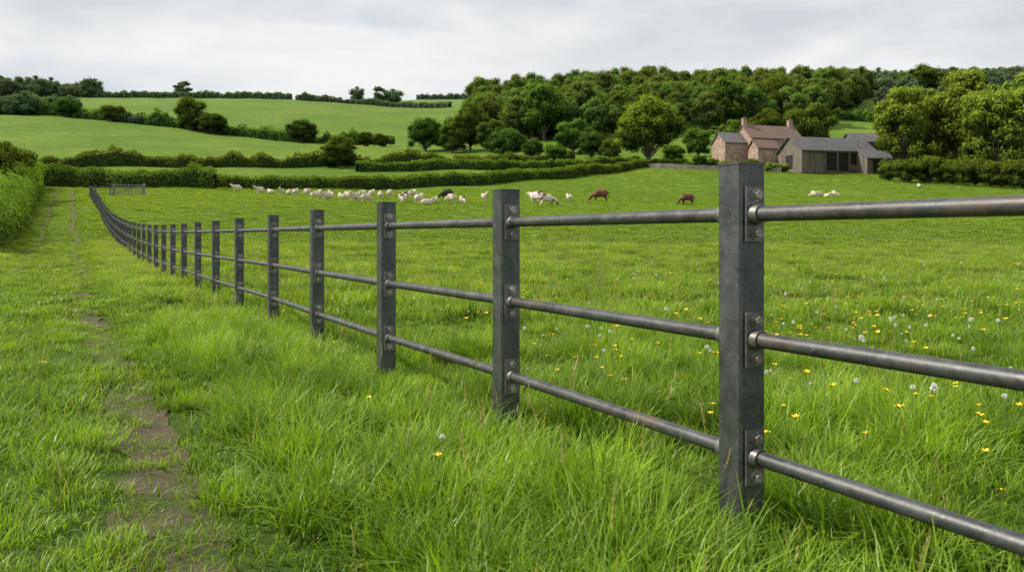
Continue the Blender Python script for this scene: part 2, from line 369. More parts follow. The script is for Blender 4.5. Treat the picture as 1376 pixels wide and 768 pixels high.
# ------------------------------------------------------------------ wildflowers
YEL=simple('buttercup_petal',(0.75,0.52,0.01),(0.85,0.62,0.02),20,0.4)
WHI=simple('clover_white',(0.78,0.78,0.72),(0.85,0.85,0.80),30,0.8)
STM=simple('flower_stem',(0.06,0.12,0.02),(0.12,0.2,0.04),20,0.6)
def butter(name,h):
    b=MB(); top=(random.uniform(-.02,.02),random.uniform(-.02,.02),h); b.cyl((0,0,0),top,0.0014,0.001,4,0)
    for k in range(5):
        a=k*1.2566; c,s=math.cos(a),math.sin(a); p=Vector(top); q=lambda r,w,z:p+Vector((c*r-s*w,s*r+c*w,z))
        b.add([p,q(.008,-.006,.004),q(.014,-.004,.009),q(.014,.004,.009),q(.008,.006,.004)],[(0,1,2,3,4)],1)
    o=b.obj(name,[STM,YEL]); scene.collection.objects.unlink(o); return o
def clover(name,h,R=0.013):
    b=MB(); b.cyl((0,0,0),(0,0,h),0.0018,0.0013,4,0)
    for k in range(46):
        d=Vector((random.gauss(0,1),random.gauss(0,1),random.gauss(0,1)+.4)).normalized(); e=d.orthogonal().normalized(); e2=d.cross(e); c=Vector((0,0,h)); rr=R*random.uniform(.6,1.15)
        for ee in(e,e2): b.add([c+d*rr*0.2,c+d*rr+ee*0.003,c+d*rr-ee*0.003],[(0,1,2)],1)
    o=b.obj(name,[STM,WHI]); scene.collection.objects.unlink(o); return o
WF=coll('wildflower_kinds',[butter('wf0',0.27),butter('wf1',0.33),butter('wf2',0.23),clover('wf3',0.24,0.010),clover('wf4',0.30,0.014)])
P_=[];
for _ in range(13000):
    y=2.2+ (48-2.2)*random.random()**0.85; x=random.uniform(-0.7*y,0.72*y); fx=2.2-0.54*y
    nn=mnoise.noise(Vector((x*0.35,y*0.35,3)))
    if x>fx+0.3: p=0.28+nn*0.9
    else: p=0.025
    if random.random()<p: P_.append((x,y))
for _ in range(60):
    y=random.uniform(2.8,7); x=random.uniform(0.28,0.66)*y; P_.append((x,y))
P_=np.array(P_); n=len(P_); s=rng.uniform(0.75,1.2,n)*(1+P_[:,1]/60)
idx=np.where(rng.uniform(0,1,n)<np.where(P_[:,1]<7,0.72,0.92),rng.integers(0,3,n),3+rng.integers(0,2,n))
instancer('wildflowers',np.stack([P_[:,0],P_[:,1],H(P_[:,0],P_[:,1])],-1),np.stack([rng.normal(0,.12,n),rng.normal(0,.12,n),rng.uniform(0,6,n)],-1),np.stack([s,s,s],-1),idx,WF)

# ------------------------------------------------------------------ fence
posts=[(1.55,1.14),(.748,2.67),(-.03,4.18),(-.88,5.73),(-1.77,7.43),(-2.71,9.29),(-3.70,11.1),(-4.65,12.85),(-5.68,14.8)]
while posts[-1][1]<86: posts.append((posts[-1][0]-0.955,posts[-1][1]+1.76))
bx,by=posts[-1]; posts+= [(bx-0.2,by+1.6),(bx+0.9,by+2.6)]
fence=empty('metal_fence'); pm,rm,bm_,bo=MB(),MB(),MB(),MB()
HT=(1.07,0.67,0.295)
for i,(x,y) in enumerate(posts):
    z=float(H(x,y)); nx=posts[i-1] if i>0 else (x+.8,y-1.53); fx=posts[i+1] if i+1<len(posts) else (2*x-nx[0],2*y-nx[1])
    d=Vector((nx[0]-fx[0],nx[1]-fx[1],0)).normalized(); ang=math.atan2(d.y,d.x)
    pm.box((x,y,z+0.4645),(0.108,0.108,1.529),0,ang,0.008)
    pm.box((x,y,z+1.2325),(0.113,0.113,0.007),0,ang,0.008)
    for h in HT:
        for sgn in((1,-1) if y<30 else (1,)):
            c=Vector((x,y,z+h))+d*sgn*(0.054+0.005)
            bm_.box(c,(0.011,0.078,0.175),0,ang,0.003)
            if y<35:
                bm_.cyl(c,c+d*sgn*0.034,0.035,0.031,14,0)
                for dz in(-0.061,0.061):
                    p=c+Vector((0,0,dz)); bo.cyl(p,p+d*sgn*0.010,0.022,0.021,14,0,False); bo.cyl(p,p+d*sgn*0.026,0.0155,0.0145,6,0,False)
    if i+1<len(posts):
        x2,y2=posts[i+1]; z2=float(H(x2,y2))
        for h in HT: rm.cyl((x,y,z+h),(x2,y2,z2+h),0.0245,0.0245,20 if y<12 else 8,0,cap=False)
pm.obj('posts',[M_POST],fence); rm.obj('rails',[M_RAIL],fence); bm_.obj('brackets',[M_BRK],fence); bo.obj('bolts',[M_BOLT],fence)

WOODG=simple('weathered_timber',(0.14,0.12,0.10),(0.32,0.29,0.25),8,0.85,0,0.5,0.01,(0.3,1,1))
gx,gy=posts[-1]; gate=empty('field_gate',(gx+0.25,gy+0.15,float(H(gx,gy)))); g=MB()
for px_ in(0,3.4): g.box((px_,0,0.65),(0.16,0.16,1.5))
for k in range(5): g.box((1.7,0,0.25+0.24*k),(3.2,0.05,0.09))
for px_ in(0.15,1.7,3.25): g.box((px_,-0.05,0.73),(0.09,0.04,1.15))
g.cyl((0.2,0.05,0.25),(3.1,0.05,1.2),0.04,0.04,4); g.obj('gate_bars',[WOODG],gate)

# ------------------------------------------------------------------ trees
def leafquads(C,Nn,size,shade,asp=0.75):
    n=len(C); nrm=Nn/np.linalg.norm(Nn,axis=1,keepdims=True)
    a=np.cross(nrm,rng.normal(size=(n,3))); a/=np.linalg.norm(a,axis=1,keepdims=True)+1e-9; b=np.cross(nrm,a)
    s=size[:,None]
    j=lambda: rng.uniform(0.7,1.3,(n,1))
    Q=np.stack([C-a*s*j(),C-b*s*asp*j(),C+a*s*j(),C+b*s*asp*j()],1)
    return Q,np.stack([shade,rng.uniform(0,1,n),np.zeros(n)],-1)
def ico():
    import bmesh
    b=bmesh.new(); bmesh.ops.create_icosphere(b,subdivisions=2,radius=1); v=[tuple(q.co) for q in b.verts]; f=[[q.index for q in k.verts] for k in b.faces]; b.free(); return np.array(v),f
IV,IF=ico()
def tree_mesh(name,Ht,Wd,trunk,nl,leaves,ls,mat,lobe=0.2,low=False,cone=0.0):
    ex=MB(); Qs=[];Cs=[]; cz=(trunk*0.75+Ht)/2; rz=(Ht-trunk*0.75)/2; lob=[]
    for k in range(nl):
        for _ in range(30):
            p=rng.normal(size=3); p/=np.linalg.norm(p); rr=rng.uniform(0.35,1.0)**0.6
            if p[2]<-0.75 and not low: continue
            if low and p[2]<0: p[:2]/=np.linalg.norm(p[:2])+1e-6; p[:2]*=rng.uniform(0.6,0.95)
            r=Wd*lobe*rng.uniform(0.5,1.35); c=np.array([p[0]*(Wd/2-r*0.7)*rr,p[1]*(Wd/2-r*0.7)*rr,cz+p[2]*(rz-r*0.7)*rr])
            if cone: 
                kk=1-cone*max(0,(c[2]-cz)/rz); c[0]*=kk;c[1]*=kk
            if all(np.linalg.norm(c-q[0])>0.55*min(r,q[1]) for q in lob): break
        lob.append((c,r))
    for c,r in lob:
        n=int(leaves*(r/(Wd*lobe))**2); d=rng.normal(size=(n,3)); d[:,2]+=0.25; d/=np.linalg.norm(d,axis=1,keepdims=True)
        sub=1+0.20*np.sin(d[:,0]*7+c[0])*np.sin(d[:,1]*7+c[1])+0.12*np.sin(d[:,2]*11+c[0])
        rad=r*sub*rng.uniform(0.75,1.12,n); Pq=c+d*rad[:,None]*np.array([1,1,0.82])
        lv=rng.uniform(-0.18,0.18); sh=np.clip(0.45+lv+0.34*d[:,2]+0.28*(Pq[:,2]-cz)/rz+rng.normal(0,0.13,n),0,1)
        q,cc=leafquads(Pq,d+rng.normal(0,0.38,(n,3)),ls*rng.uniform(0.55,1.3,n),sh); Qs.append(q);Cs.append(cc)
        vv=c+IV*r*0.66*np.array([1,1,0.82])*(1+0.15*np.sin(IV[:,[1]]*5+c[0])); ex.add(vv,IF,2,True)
    n=int(leaves*2.5); p=rng.normal(size=(n,3)); p/=np.linalg.norm(p,axis=1,keepdims=True); i=rng.integers(0,len(lob),n)
    cc0=np.array([lob[k][0] for k in i]); rr0=np.array([lob[k][1] for k in i]); Pq=cc0+p*(rr0*rng.uniform(1.0,1.3,n))[:,None]
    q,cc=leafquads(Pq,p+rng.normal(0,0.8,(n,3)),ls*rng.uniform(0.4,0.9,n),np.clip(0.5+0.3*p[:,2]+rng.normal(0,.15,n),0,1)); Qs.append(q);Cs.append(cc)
    tr=Ht*0.024+0.05; ex.cyl((0,0,-0.5),(0.1,0.05,trunk),tr*1.35,tr,9,1); ex.cyl((0.1,0.05,trunk),(0,0,cz+rz*0.3),tr,tr*0.35,8,1)
    for c,r in lob[::2]:
        s=Vector((0.05,0.03,trunk*random.uniform(0.7,1.2))); ex.cyl(s,Vector(c),tr*0.4,tr*0.1,6,1)
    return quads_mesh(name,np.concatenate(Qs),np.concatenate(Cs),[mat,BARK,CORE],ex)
def place(name,me,px,Y,sx=1,sz=None,rz=None,dz=0,sy=None):
    x,y=W(px,Y); o=bpy.data.objects.new(name,me); o.location=(x,y,float(H(x,y))+dz); o.scale=(sx,sy or sx,sz or sx)
    o.rotation_euler=(0,0,random.uniform(0,6.28) if rz is None else rz); return link(o)
T_OAK=tree_mesh('oak_mesh',14,14,1.8,70,330,0.19,L_OAK,0.115)
T_OAK2=tree_mesh('oak2_mesh',12,12,1.0,60,320,0.19,L_MID,0.125,low=True)
T_ASH=tree_mesh('ash_mesh',17,12,1.5,80,330,0.19,L_LIGHT,0.115,cone=0.35,low=True)
T_ASH2=tree_mesh('ash2_mesh',16,14,1.0,84,330,0.19,L_LIGHT,0.11,low=True,cone=0.25)
T_DRK=tree_mesh('dark_mesh',10,10,0.5,48,300,0.19,L_MID,0.14,low=True)
T_DRK2=tree_mesh('dark2_mesh',9,12,0.4,52,300,0.19,L_DARK,0.125,low=True,cone=0.3)
T_BSH=tree_mesh('bush_mesh',5,6,0.3,30,260,0.14,L_MID,0.16,low=True)
T_BSH2=tree_mesh('bush2_mesh',4,6.5,0.3,30,260,0.14,L_LIGHT,0.16,low=True)
T_W=[tree_mesh('w%d'%i,15,rw,1.5,36,190,0.31,(L_WOOD,L_WOOD,L_WOOD,L_MID,L_WOOD)[i],0.16,low=(i%2==0)) for i,rw in enumerate((11,12,10,13,11))]
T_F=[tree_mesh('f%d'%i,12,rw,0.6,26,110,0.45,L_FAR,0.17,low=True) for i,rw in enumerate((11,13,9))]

place('oak_tree',T_OAK,872,163,1.04,1.03)
place('oak_tree',T_OAK2,1086,196,1.15,1.12)
place('oak_tree',T_OAK2,1030,215,0.95,0.9); place('oak_tree',T_DRK,985,206,0.9,0.8); place('oak_tree',T_DRK,938,195,0.75,0.7)
for px,Y,me,s,z in((1213,138,T_ASH,0.88,1.0),(1256,146,T_ASH2,0.88,1.10),(1300,136,T_ASH,1.02,1.16),(1345,128,T_ASH2,0.98,1.14),(1395,132,T_ASH,1.0,1.12),(1450,128,T_ASH2,1,1),(1240,158,T_OAK2,1.0,1.15),(1330,155,T_OAK,1.0,1.15),(1520,130,T_ASH,1,1)):
    place('ash_tree',me,px,Y,s,z)
for px,Y,s,z in((1195,135,.55,.55),(1222,131,.8,.7),(1250,129,.8,.8),(1280,127,.8,.7),(1312,123,.9,.75),(1345,120,.9,.7),(1375,118,.9,.8),(1410,117,.9,.6)): place('shrub',T_BSH,px,Y,s*1.15,z*1.2)
for nm,px,Y,me,s,z in(('hawthorn_tree',456,148,T_DRK,0.78,0.58),('hawthorn_tree',404,262,T_DRK2,1.05,0.85),('hawthorn_tree',258,272,T_DRK,1.15,1.15),('hawthorn_tree',285,268,T_DRK2,1.0,0.8),
 ('hawthorn_tree',150,276,T_BSH,1.5,1.2),('hawthorn_tree',490,240,T_DRK2,0.6,0.5),('hawthorn_tree',513,238,T_DRK,0.6,0.4),
 ('hawthorn_tree',572,215,T_DRK2,0.9,1.02),('hawthorn_tree',632,208,T_OAK2,1.0,1.05),('hawthorn_tree',608,205,T_DRK,0.8,0.8),('hawthorn_tree',685,185,T_DRK2,0.85,0.75),('hawthorn_tree',660,200,T_DRK,0.9,0.8),
 ('hawthorn_tree',770,196,T_OAK2,0.85,0.72),('hawthorn_tree',822,176,T_DRK,0.52,0.5),('hawthorn_tree',745,172,T_BSH,0.95,0.85),('hawthorn_tree',795,185,T_DRK2,0.65,0.7),('hawthorn_tree',715,180,T_DRK2,0.5,0.5),
 ('hawthorn_tree',905,172,T_BSH,0.9,0.8),('hawthorn_tree',14,76,T_DRK,0.55,0.58),('hawthorn_tree',-15,70,T_DRK2,0.6,0.6),('hawthorn_tree',-60,66,T_DRK,0.6,0.5),
 ('hawthorn_tree',90,284,T_DRK2,0.9,0.75),('hawthorn_tree',30,288,T_DRK,0.9,0.7),('hawthorn_tree',600,214,T_BSH,1.3,1.2)):
    place(nm,me,px,Y,s,z)
for px,Y,s,z in((940,158,.5,.45),(915,160,.55,.4),(958,156,.45,.4),(892,158,.5,.35),(1010,154,.5,.42),(1035,153,.5,.35),(880,160,.35,.3),(1053,153,.4,.35),(975,155,.45,.4),(995,155,.35,.35),(925,157,.4,.3),(1196,150,.5,.5)): place('garden_shrub',T_BSH2 if px%2 else T_BSH,px,Y,s,z*1.2)
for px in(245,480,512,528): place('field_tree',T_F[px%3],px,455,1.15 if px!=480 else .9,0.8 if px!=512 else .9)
place('field_tree',T_OAK2,1235,420,2.0,1.35)

WC=coll('woodland_trees',[bpy.data.objects.new('wt%d'%i,m_) for i,m_ in enumerate(T_W)])
pts=[]
for _ in range(5200):
    Y=random.uniform(236,400); px=random.uniform(640,1160)
    front=252-10*math.sin((px-640)/80)+ (18 if px<690 else 0)+max(0,(px-950))*0.10
    if Y<front: continue
    if px>1090 and Y<front+(px-1090)*1.2: continue
    x,y=W(px,Y)
    if all((x-a)**2+(y-b)**2>6.4**2 for a,b in pts): pts.append((x,y))
pts=np.array(pts); n=len(pts); s=rng.uniform(0.62,1.12,n)
instancer('woodland',np.stack([pts[:,0],pts[:,1],H(pts[:,0],pts[:,1])-0.3],-1),np.stack([np.zeros(n),np.zeros(n),rng.uniform(0,6.28,n)],-1),np.stack([s,s,s*rng.uniform(.85,1.15,n)],-1),rng.integers(0,5,n),WC)
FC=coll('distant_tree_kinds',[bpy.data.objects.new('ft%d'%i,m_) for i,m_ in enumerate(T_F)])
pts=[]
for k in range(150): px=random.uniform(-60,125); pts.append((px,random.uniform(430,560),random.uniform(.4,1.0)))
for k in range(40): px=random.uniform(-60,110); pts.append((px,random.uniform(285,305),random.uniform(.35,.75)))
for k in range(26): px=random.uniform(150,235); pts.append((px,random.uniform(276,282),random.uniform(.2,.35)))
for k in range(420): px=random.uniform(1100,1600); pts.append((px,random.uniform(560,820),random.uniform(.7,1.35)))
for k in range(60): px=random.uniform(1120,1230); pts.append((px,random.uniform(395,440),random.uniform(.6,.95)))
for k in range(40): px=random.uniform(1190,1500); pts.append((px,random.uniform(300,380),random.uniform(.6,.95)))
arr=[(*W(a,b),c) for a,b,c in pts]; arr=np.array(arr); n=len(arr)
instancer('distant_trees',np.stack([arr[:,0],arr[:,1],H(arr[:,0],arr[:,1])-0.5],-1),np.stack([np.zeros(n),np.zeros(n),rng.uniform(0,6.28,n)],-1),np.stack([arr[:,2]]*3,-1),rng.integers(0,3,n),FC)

# ------------------------------------------------------------------ hedges
def hedge(name,path,h,w,ls,per_m,mat,rag=0.25,world=False,topb=0.0):
    P=[np.array(p if world else W(*p),float) for p in path]; ex=MB()
    seg=[];tot=0
    for a,b in zip(P[:-1],P[1:]): L=np.linalg.norm(b-a); seg.append((a,b,tot,L)); tot+=L
    n=int(tot*per_m); s=rng.uniform(0,tot,n)
    cum=np.array([q[2] for q in seg]+[tot]); px=np.interp(s,cum,[p[0] for p in P]); py=np.interp(s,cum,[p[1] for p in P])
    k=np.clip(np.searchsorted(cum,s)-1,0,len(seg)-1); D=np.array([(q[1]-q[0])/q[3] for q in seg])[k]; Nn=np.stack([-D[:,1],D[:,0]],-1)
    hf=lambda v:1+rag*(mnoise.noise(Vector((v*0.10,tot,3)))*1.1+mnoise.noise(Vector((v*0.35,tot,0)))+0.5*mnoise.noise(Vector((v*1.3,tot,7))))
    hh=h*np.array([hf(v) for v in s])
    ph=rng.uniform(-0.1,math.pi+0.1,n); cx=np.sign(np.cos(ph))*np.abs(np.cos(ph))**0.6*w/2; cz=np.abs(np.sin(ph))**0.6
    low=rng.uniform(0,1,n); cz=np.where(np.abs(cx)>w*0.4,low,cz)
    bul=1+0.2*np.sin(s*1.7)+rng.normal(0,0.08,n)
    X=px+Nn[:,0]*cx*bul; Y=py+Nn[:,1]*cx*bul; Zg=H(X,Y); Z=Zg+cz*hh*rng.uniform(0.88,1.08,n)
    nrm=np.stack([Nn[:,0]*cx/w*2,Nn[:,1]*cx/w*2,cz*0.8],-1)+rng.normal(0,0.4,(n,3))
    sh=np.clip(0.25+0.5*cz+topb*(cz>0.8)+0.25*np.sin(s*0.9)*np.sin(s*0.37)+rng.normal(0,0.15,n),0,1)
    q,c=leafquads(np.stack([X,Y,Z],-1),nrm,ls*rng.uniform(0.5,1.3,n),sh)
    m_=max(2,int(tot/1.2)); ss=np.linspace(0,tot,m_); vs=[];fs=[]
    for t in ss:
        a=np.array([np.interp(t,cum,[p[0] for p in P]),np.interp(t,cum,[p[1] for p in P])]); kk=min(int(np.searchsorted(cum,t,side='right')-1),len(seg)-1); d=(seg[kk][1]-seg[kk][0])/seg[kk][3]; nn=np.array([-d[1],d[0]])
        h2=h*0.8*hf(t)
        for ox,oz in((-.38,-.3),(-.4,.7),(-.2,1),(.2,1),(.4,.7),(.38,-.3)):
            p=a+nn*ox*w; vs.append((p[0],p[1],float(H(*p))+oz*h2))
    for i in range(m_-1):
        for j in range(5): z=i*6+j; fs.append((z,z+1,z+7,z+6))
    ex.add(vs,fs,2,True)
    return link(bpy.data.objects.new(name,quads_mesh(name,q,c,[mat,BARK,CORE],ex)))
hedge('hedge',[(60,107),(250,109),(430,111),(620,119),(760,138),(868,160)],1.8,1.6,0.15,200,L_HEDGE,0.22,topb=0.3)
hedge('hedge',[(40,140),(200,146),(420,150),(560,156),(720,170),(770,176)],2.0,1.8,0.18,140,L_HEDGE,0.55,topb=0.2)
hedge('hedge',[(480,140),(560,147),(700,158),(860,166)],1.7,1.6,0.18,130,L_HEDGE,0.5,topb=0.2)
hedge('hedge',[(-80,290),(0,292),(80,288),(150,280),(230,276),(300,274),(380,268),(440,262),(530,262)],3.0,3.0,0.3,80,L_MID,0.9)
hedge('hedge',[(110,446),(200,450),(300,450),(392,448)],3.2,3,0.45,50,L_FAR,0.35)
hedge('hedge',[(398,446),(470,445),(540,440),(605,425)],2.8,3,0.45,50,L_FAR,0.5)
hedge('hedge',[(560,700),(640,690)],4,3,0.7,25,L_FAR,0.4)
hedge('hedge',[(600,330),(690,290),(740,262)],3,3,0.35,70,L_MID,0.8)
hedge('hedge',[(1120,300),(1190,290),(1250,285)],3,3,0.35,70,L_MID,0.8)
hedge('bramble_hedgerow',[(-4.2-0.55*y,y) for y in (30,40,50,60,70,80,90,100)],2.5,3.0,0.075,620,L_BANK,0.7,world=True)
hedge('bramble_hedgerow',[(-62,104),(-45,104),(-38,105)],2.4,2.0,0.13,300,L_HEDGE,0.4,world=True)

# ------------------------------------------------------------------ farm
def brick(name,c1,c2,mort,scale):
    m,nt,out=newmat(name); P=objP(nt); s=nt.nodes.new('ShaderNodeSeparateXYZ'); nt.links.new(P,s.inputs[0]); cb=nt.nodes.new('ShaderNodeCombineXYZ')
    nt.links.new(mth(nt,'ADD',s.outputs[0],s.outputs[1]),cb.inputs[0]); nt.links.new(s.outputs[2],cb.inputs[1])
    b=nt.nodes.new('ShaderNodeTexBrick'); nt.links.new(cb.outputs[0],b.inputs['Vector']); b.inputs['Scale'].default_value=scale
    b.inputs['Color1'].default_value=(*c1,1);b.inputs['Color2'].default_value=(*c2,1);b.inputs['Mortar'].default_value=(*mort,1)
    n=noise(nt,P,1.3,5); pbsdf(nt,out,mix(nt,0.7,b.outputs['Color'],ramp(nt,n,[(0.3,0.2),(0.7,0.75)]),'OVERLAY'),0.9,0,n,0.3,0.02); return m
BRICK=brick('pink_stone_brick',(0.28,0.18,0.135),(0.40,0.28,0.215),(0.34,0.30,0.25),2.2)
STONE=brick('garden_stone',(0.24,0.21,0.17),(0.34,0.30,0.24),(0.18,0.16,0.13),1.8)
TILE=simple('clay_tiles',(0.10,0.066,0.055),(0.23,0.155,0.13),3,0.85,0,0.6,0.05,(3,1,1))
SLATE=simple('slate',(0.08,0.08,0.085),(0.18,0.17,0.16),3,0.7,0,0.4,0.03,(1,3,1))
TIN=simple('corrugated_roof',(0.045,0.045,0.05),(0.15,0.148,0.148),1.0,0.75,0.0,0.5,0.05,(4,0.5,1))
BOARD=simple('barn_boards',(0.03,0.026,0.022),(0.25,0.22,0.185),1.0,0.9,0,0.6,0.02,(3.5,3.5,0.25))
GLASS,nt,out=newmat('window_glass'); pbsdf(nt,out,(0.02,0.025,0.03),0.08)
PAINT=simple('white_paint',(0.68,0.68,0.65),(0.8,0.8,0.77),4,0.6)
DARK=simple('barn_bay_shade',(0.012,0.011,0.01),(0.03,0.027,0.024),3,0.95)  # near-black colour painting the shade inside open barn bays
def gable(b,c,L,D,e,r,mw,mr,over=0.3,th=0.16,z0=-1.0):
    x,y=c; l=L/2; d=D/2
    v=[(x-l,y-d,z0),(x+l,y-d,z0),(x+l,y+d,z0),(x-l,y+d,z0),(x-l,y-d,e),(x+l,y-d,e),(x+l,y+d,e),(x-l,y+d,e),(x-l,y,r),(x+l,y,r)]
    b.add(v,[(0,1,5,4),(2,3,7,6),(1,2,6,9,5),(3,0,4,8,7)],mw)
    sl=(r-e)/d
    for sg in(-1,1):
        y0=y+sg*(d+over); ze=e-sl*over+0.02; zr=r+0.02
        q=[(x-l-over,y0,ze),(x+l+over,y0,ze),(x+l+over,y,zr),(x-l-over,y,zr)]
        q2=[(a,b_,z+th) for a,b_,z in q]; b.add(q+q2,[(4,5,6,7),(0,3,2,1),(0,1,5,4),(1,2,6,5),(3,0,4,7)],mr)
def window(b,x,y,z,w,h,g,p,face='y'):
    if face=='y':
        b.box((x,y-0.02,z),(w,0.05,h),g)
        for dx in(-w/2,0,w/2): b.box((x+dx,y-0.06,z),(0.07,0.05,h+0.1),p)
        for dz in(-h/2,0,h/2): b.box((x,y-0.063,z+dz),(w+0.07,0.05,0.07),p)
    else:
        b.box((x-0.02,y,z),(0.05,w,h),g)
        for dy in(-w/2,0,w/2): b.box((x-0.06,y+dy,z),(0.05,0.07,h+0.1),p)
        for dz in(-h/2,0,h/2): b.box((x-0.063,y,z+dz),(0.05,w+0.07,0.07),p)
x,y=W(1032,172); hz_=float(H(x,y)); house=empty('farmhouse',(x,y,hz_+0.3),math.radians(16))
b=MB(); gable(b,(0,0),12,6.5,4.9,7.7,0,1); b.obj('walls_and_roof',[BRICK,TILE],house)
b=MB(); gable(b,(-8.4,1.0),5.4,5.2,4.0,6.1,0,1); b.obj('side_wing',[BRICK,SLATE],house)
b=MB(); gable(b,(-5.2,-6.2),4.6,3.6,2.3,3.9,0,1); b.obj('outhouse',[BRICK,TILE],house)
b=MB()
for cx in(-5.6,5.3): b.box((cx,0,8.0),(0.95,0.8,2.2),0); b.box((cx,0,9.15),(1.1,0.95,0.14),0); b.cyl((cx-.2,0,9.2),(cx-.2,0,9.6),.13,.11,8,1); b.cyl((cx+.2,0,9.2),(cx+.2,0,9.6),.13,.11,8,1)
b.obj('chimneys',[BRICK,TILE],house)
b=MB()
for cx in(-4.3,-1.5,1.5,4.3): window(b,cx,-3.25,3.8,1.1,1.2,0,1); 
for cx in(-4.3,-1.6,4.2): window(b,cx,-3.25,1.5,1.2,1.4,0,1)
window(b,-6,0.5,3.6,1.0,1.2,0,1,'x'); window(b,-8.4,-1.6,2.6,0.9,1.0,0,1)
b.box((1.4,-3.28,1.0),(1.0,0.08,2.1),1); b.box((1.4,-3.33,1.0),(0.8,0.06,1.9),0); b.obj('windows_and_door',[GLASS,PAINT],house)

x,y=W(1110,160); barn=empty('timber_barn',(x,y,float(H(x,y))+0.3),math.radians(14))
b=MB(); gable(b,(0,0),16,8,3.4,6.1,0,1,0.45); b.obj('walls_and_roof',[BOARD,TIN],barn)
b=MB()
b.box((2.2,-4.02,1.25),(10.6,0.08,3.5),0)  # dark panel over the solid wall, painted shade of the open bays
b.box((-8.02,0.2,1.3),(0.08,2.4,2.6),0); b.obj('openings_shade',[DARK],barn)
b=MB()
for cx in(-3.0,-0.4,2.2,4.8,7.4): b.box((cx,-4.12,1.2),(0.26,0.2,3.6))
b.box((2.2,-4.24,3.05),(10.8,0.1,0.3)); b.box((4.8,-4.25,0.1),(5.2,0.06,1.1))
b.obj('posts_and_beam',[BOARD],barn)
x,y=W(1174,157); bn=empty('field_barn',(x,y,float(H(x,y))+0.1),math.radians(10))
b=MB(); gable(b,(0,0),6.5,6,2.5,4.1,0,1,0.4); b.obj('walls_and_roof',[BOARD,TIN],bn); b=MB(); b.box((0.2,-3.02,0.9),(5.2,0.08,2.3),0); b.obj('opening_shade',[DARK],bn)  # front panel is painted bay shade, the wall behind is solid
b=MB()
for cx in(-2.4,-0.5,1.4,2.9): b.box((cx,-3.12,0.9),(0.2,0.18,2.6))
b.obj('posts',[BOARD],bn)
x,y=W(1164,178); bn=empty('stone_barn',(x,y,float(H(x,y))+0.7),math.radians(5))
b=MB(); gable(b,(0,0),8.5,6,4.0,5.9,0,1,0.4); b.obj('walls_and_roof',[BOARD,TIN],bn); b=MB(); b.box((0,-3.02,2.6),(5,0.08,1.6),0); b.obj('opening_shade',[DARK],bn)  # dark panel paints a shaded opening on the solid wall
pa=[W(872,157),W(930,155),W(985,154),W(1050,152)]; gw=MB()
for (x0,y0),(x1,y1) in zip(pa[:-1],pa[1:]):
    L=math.hypot(x1-x0,y1-y0); k=int(L/2)
    for i in range(k):
        a=(i+.5)/k; xx=x0+(x1-x0)*a; yy=y0+(y1-y0)*a; gw.box((xx,yy,float(H(xx,yy))+0.3),(L/k-0.01,0.4,1.2+random.uniform(-.08,.08)),0,math.atan2(y1-y0,x1-x0))
gw.obj('stone_wall',[STONE])
# ------------------------------------------------------------------ animals
def skin(name,J,E,mats,sub=2):
    me=bpy.data.meshes.new(name+'_s'); me.from_pydata([j[:3] for j in J],E,[]); o=bpy.data.objects.new(name+'_s',me); link(o)
    md=o.modifiers.new('s','SKIN'); md.use_smooth_shade=True
    sv=me.skin_vertices[0].data
    for i,j in enumerate(J): r=j[3]; r2=j[4] if len(j)>4 else r; sv[i].radius=(r,r2); sv[i].use_root=(i==0)
    o.modifiers.new('d','SUBSURF').levels=sub
    dg=bpy.context.evaluated_depsgraph_get(); dg.update(); m2=bpy.data.meshes.new_from_object(o.evaluated_get(dg)); m2.name=name
    bpy.data.objects.remove(o); m2.materials.clear()
    for mt in mats: m2.materials.append(mt)
    m2.polygons.foreach_set('use_smooth',np.ones(len(m2.polygons),bool)); return m2
def cow_mesh(name,graze,mats):
    J=[(-.12,0,.98,.50,.50),(-.72,0,1.08,.42,.42),(.46,0,1.0,.46,.46)]; E=[(0,1),(0,2)]
    def chain(root,pts):
        p=root
        for q in pts: J.append(q); E.append((p,len(J)-1)); p=len(J)-1
        return p
    if graze: h=chain(2,[(.88,0,.86,.27),(1.10,0,.56,.19),(1.24,0,.36,.17),(1.40,0,.13,.11)]); hp=(1.18,.42)
    else: h=chain(2,[(.88,0,1.16,.27),(1.10,0,1.32,.20),(1.28,0,1.36,.17),(1.52,0,1.22,.11)]); hp=(1.2,1.42)
    for s in(-1,1):
        chain(1,[(-.72,s*.22,.78,.20),(-.60,s*.23,.60,.15),(-.84,s*.21,.38,.085),(-.79,s*.2,.14,.065),(-.75,s*.2,.03,.075)])
        chain(2,[(.50,s*.22,.66,.17),(.53,s*.2,.38,.09),(.53,s*.2,.13,.065),(.57,s*.2,.03,.075)])
        chain(h-1,[(hp[0],s*.26,hp[1]+.02,.05)])
    chain(1,[(-1.08,0,1.12,.06),(-1.17,0,.8,.035),(-1.15,0,.45,.055)])
    return skin(name,J,E,mats)
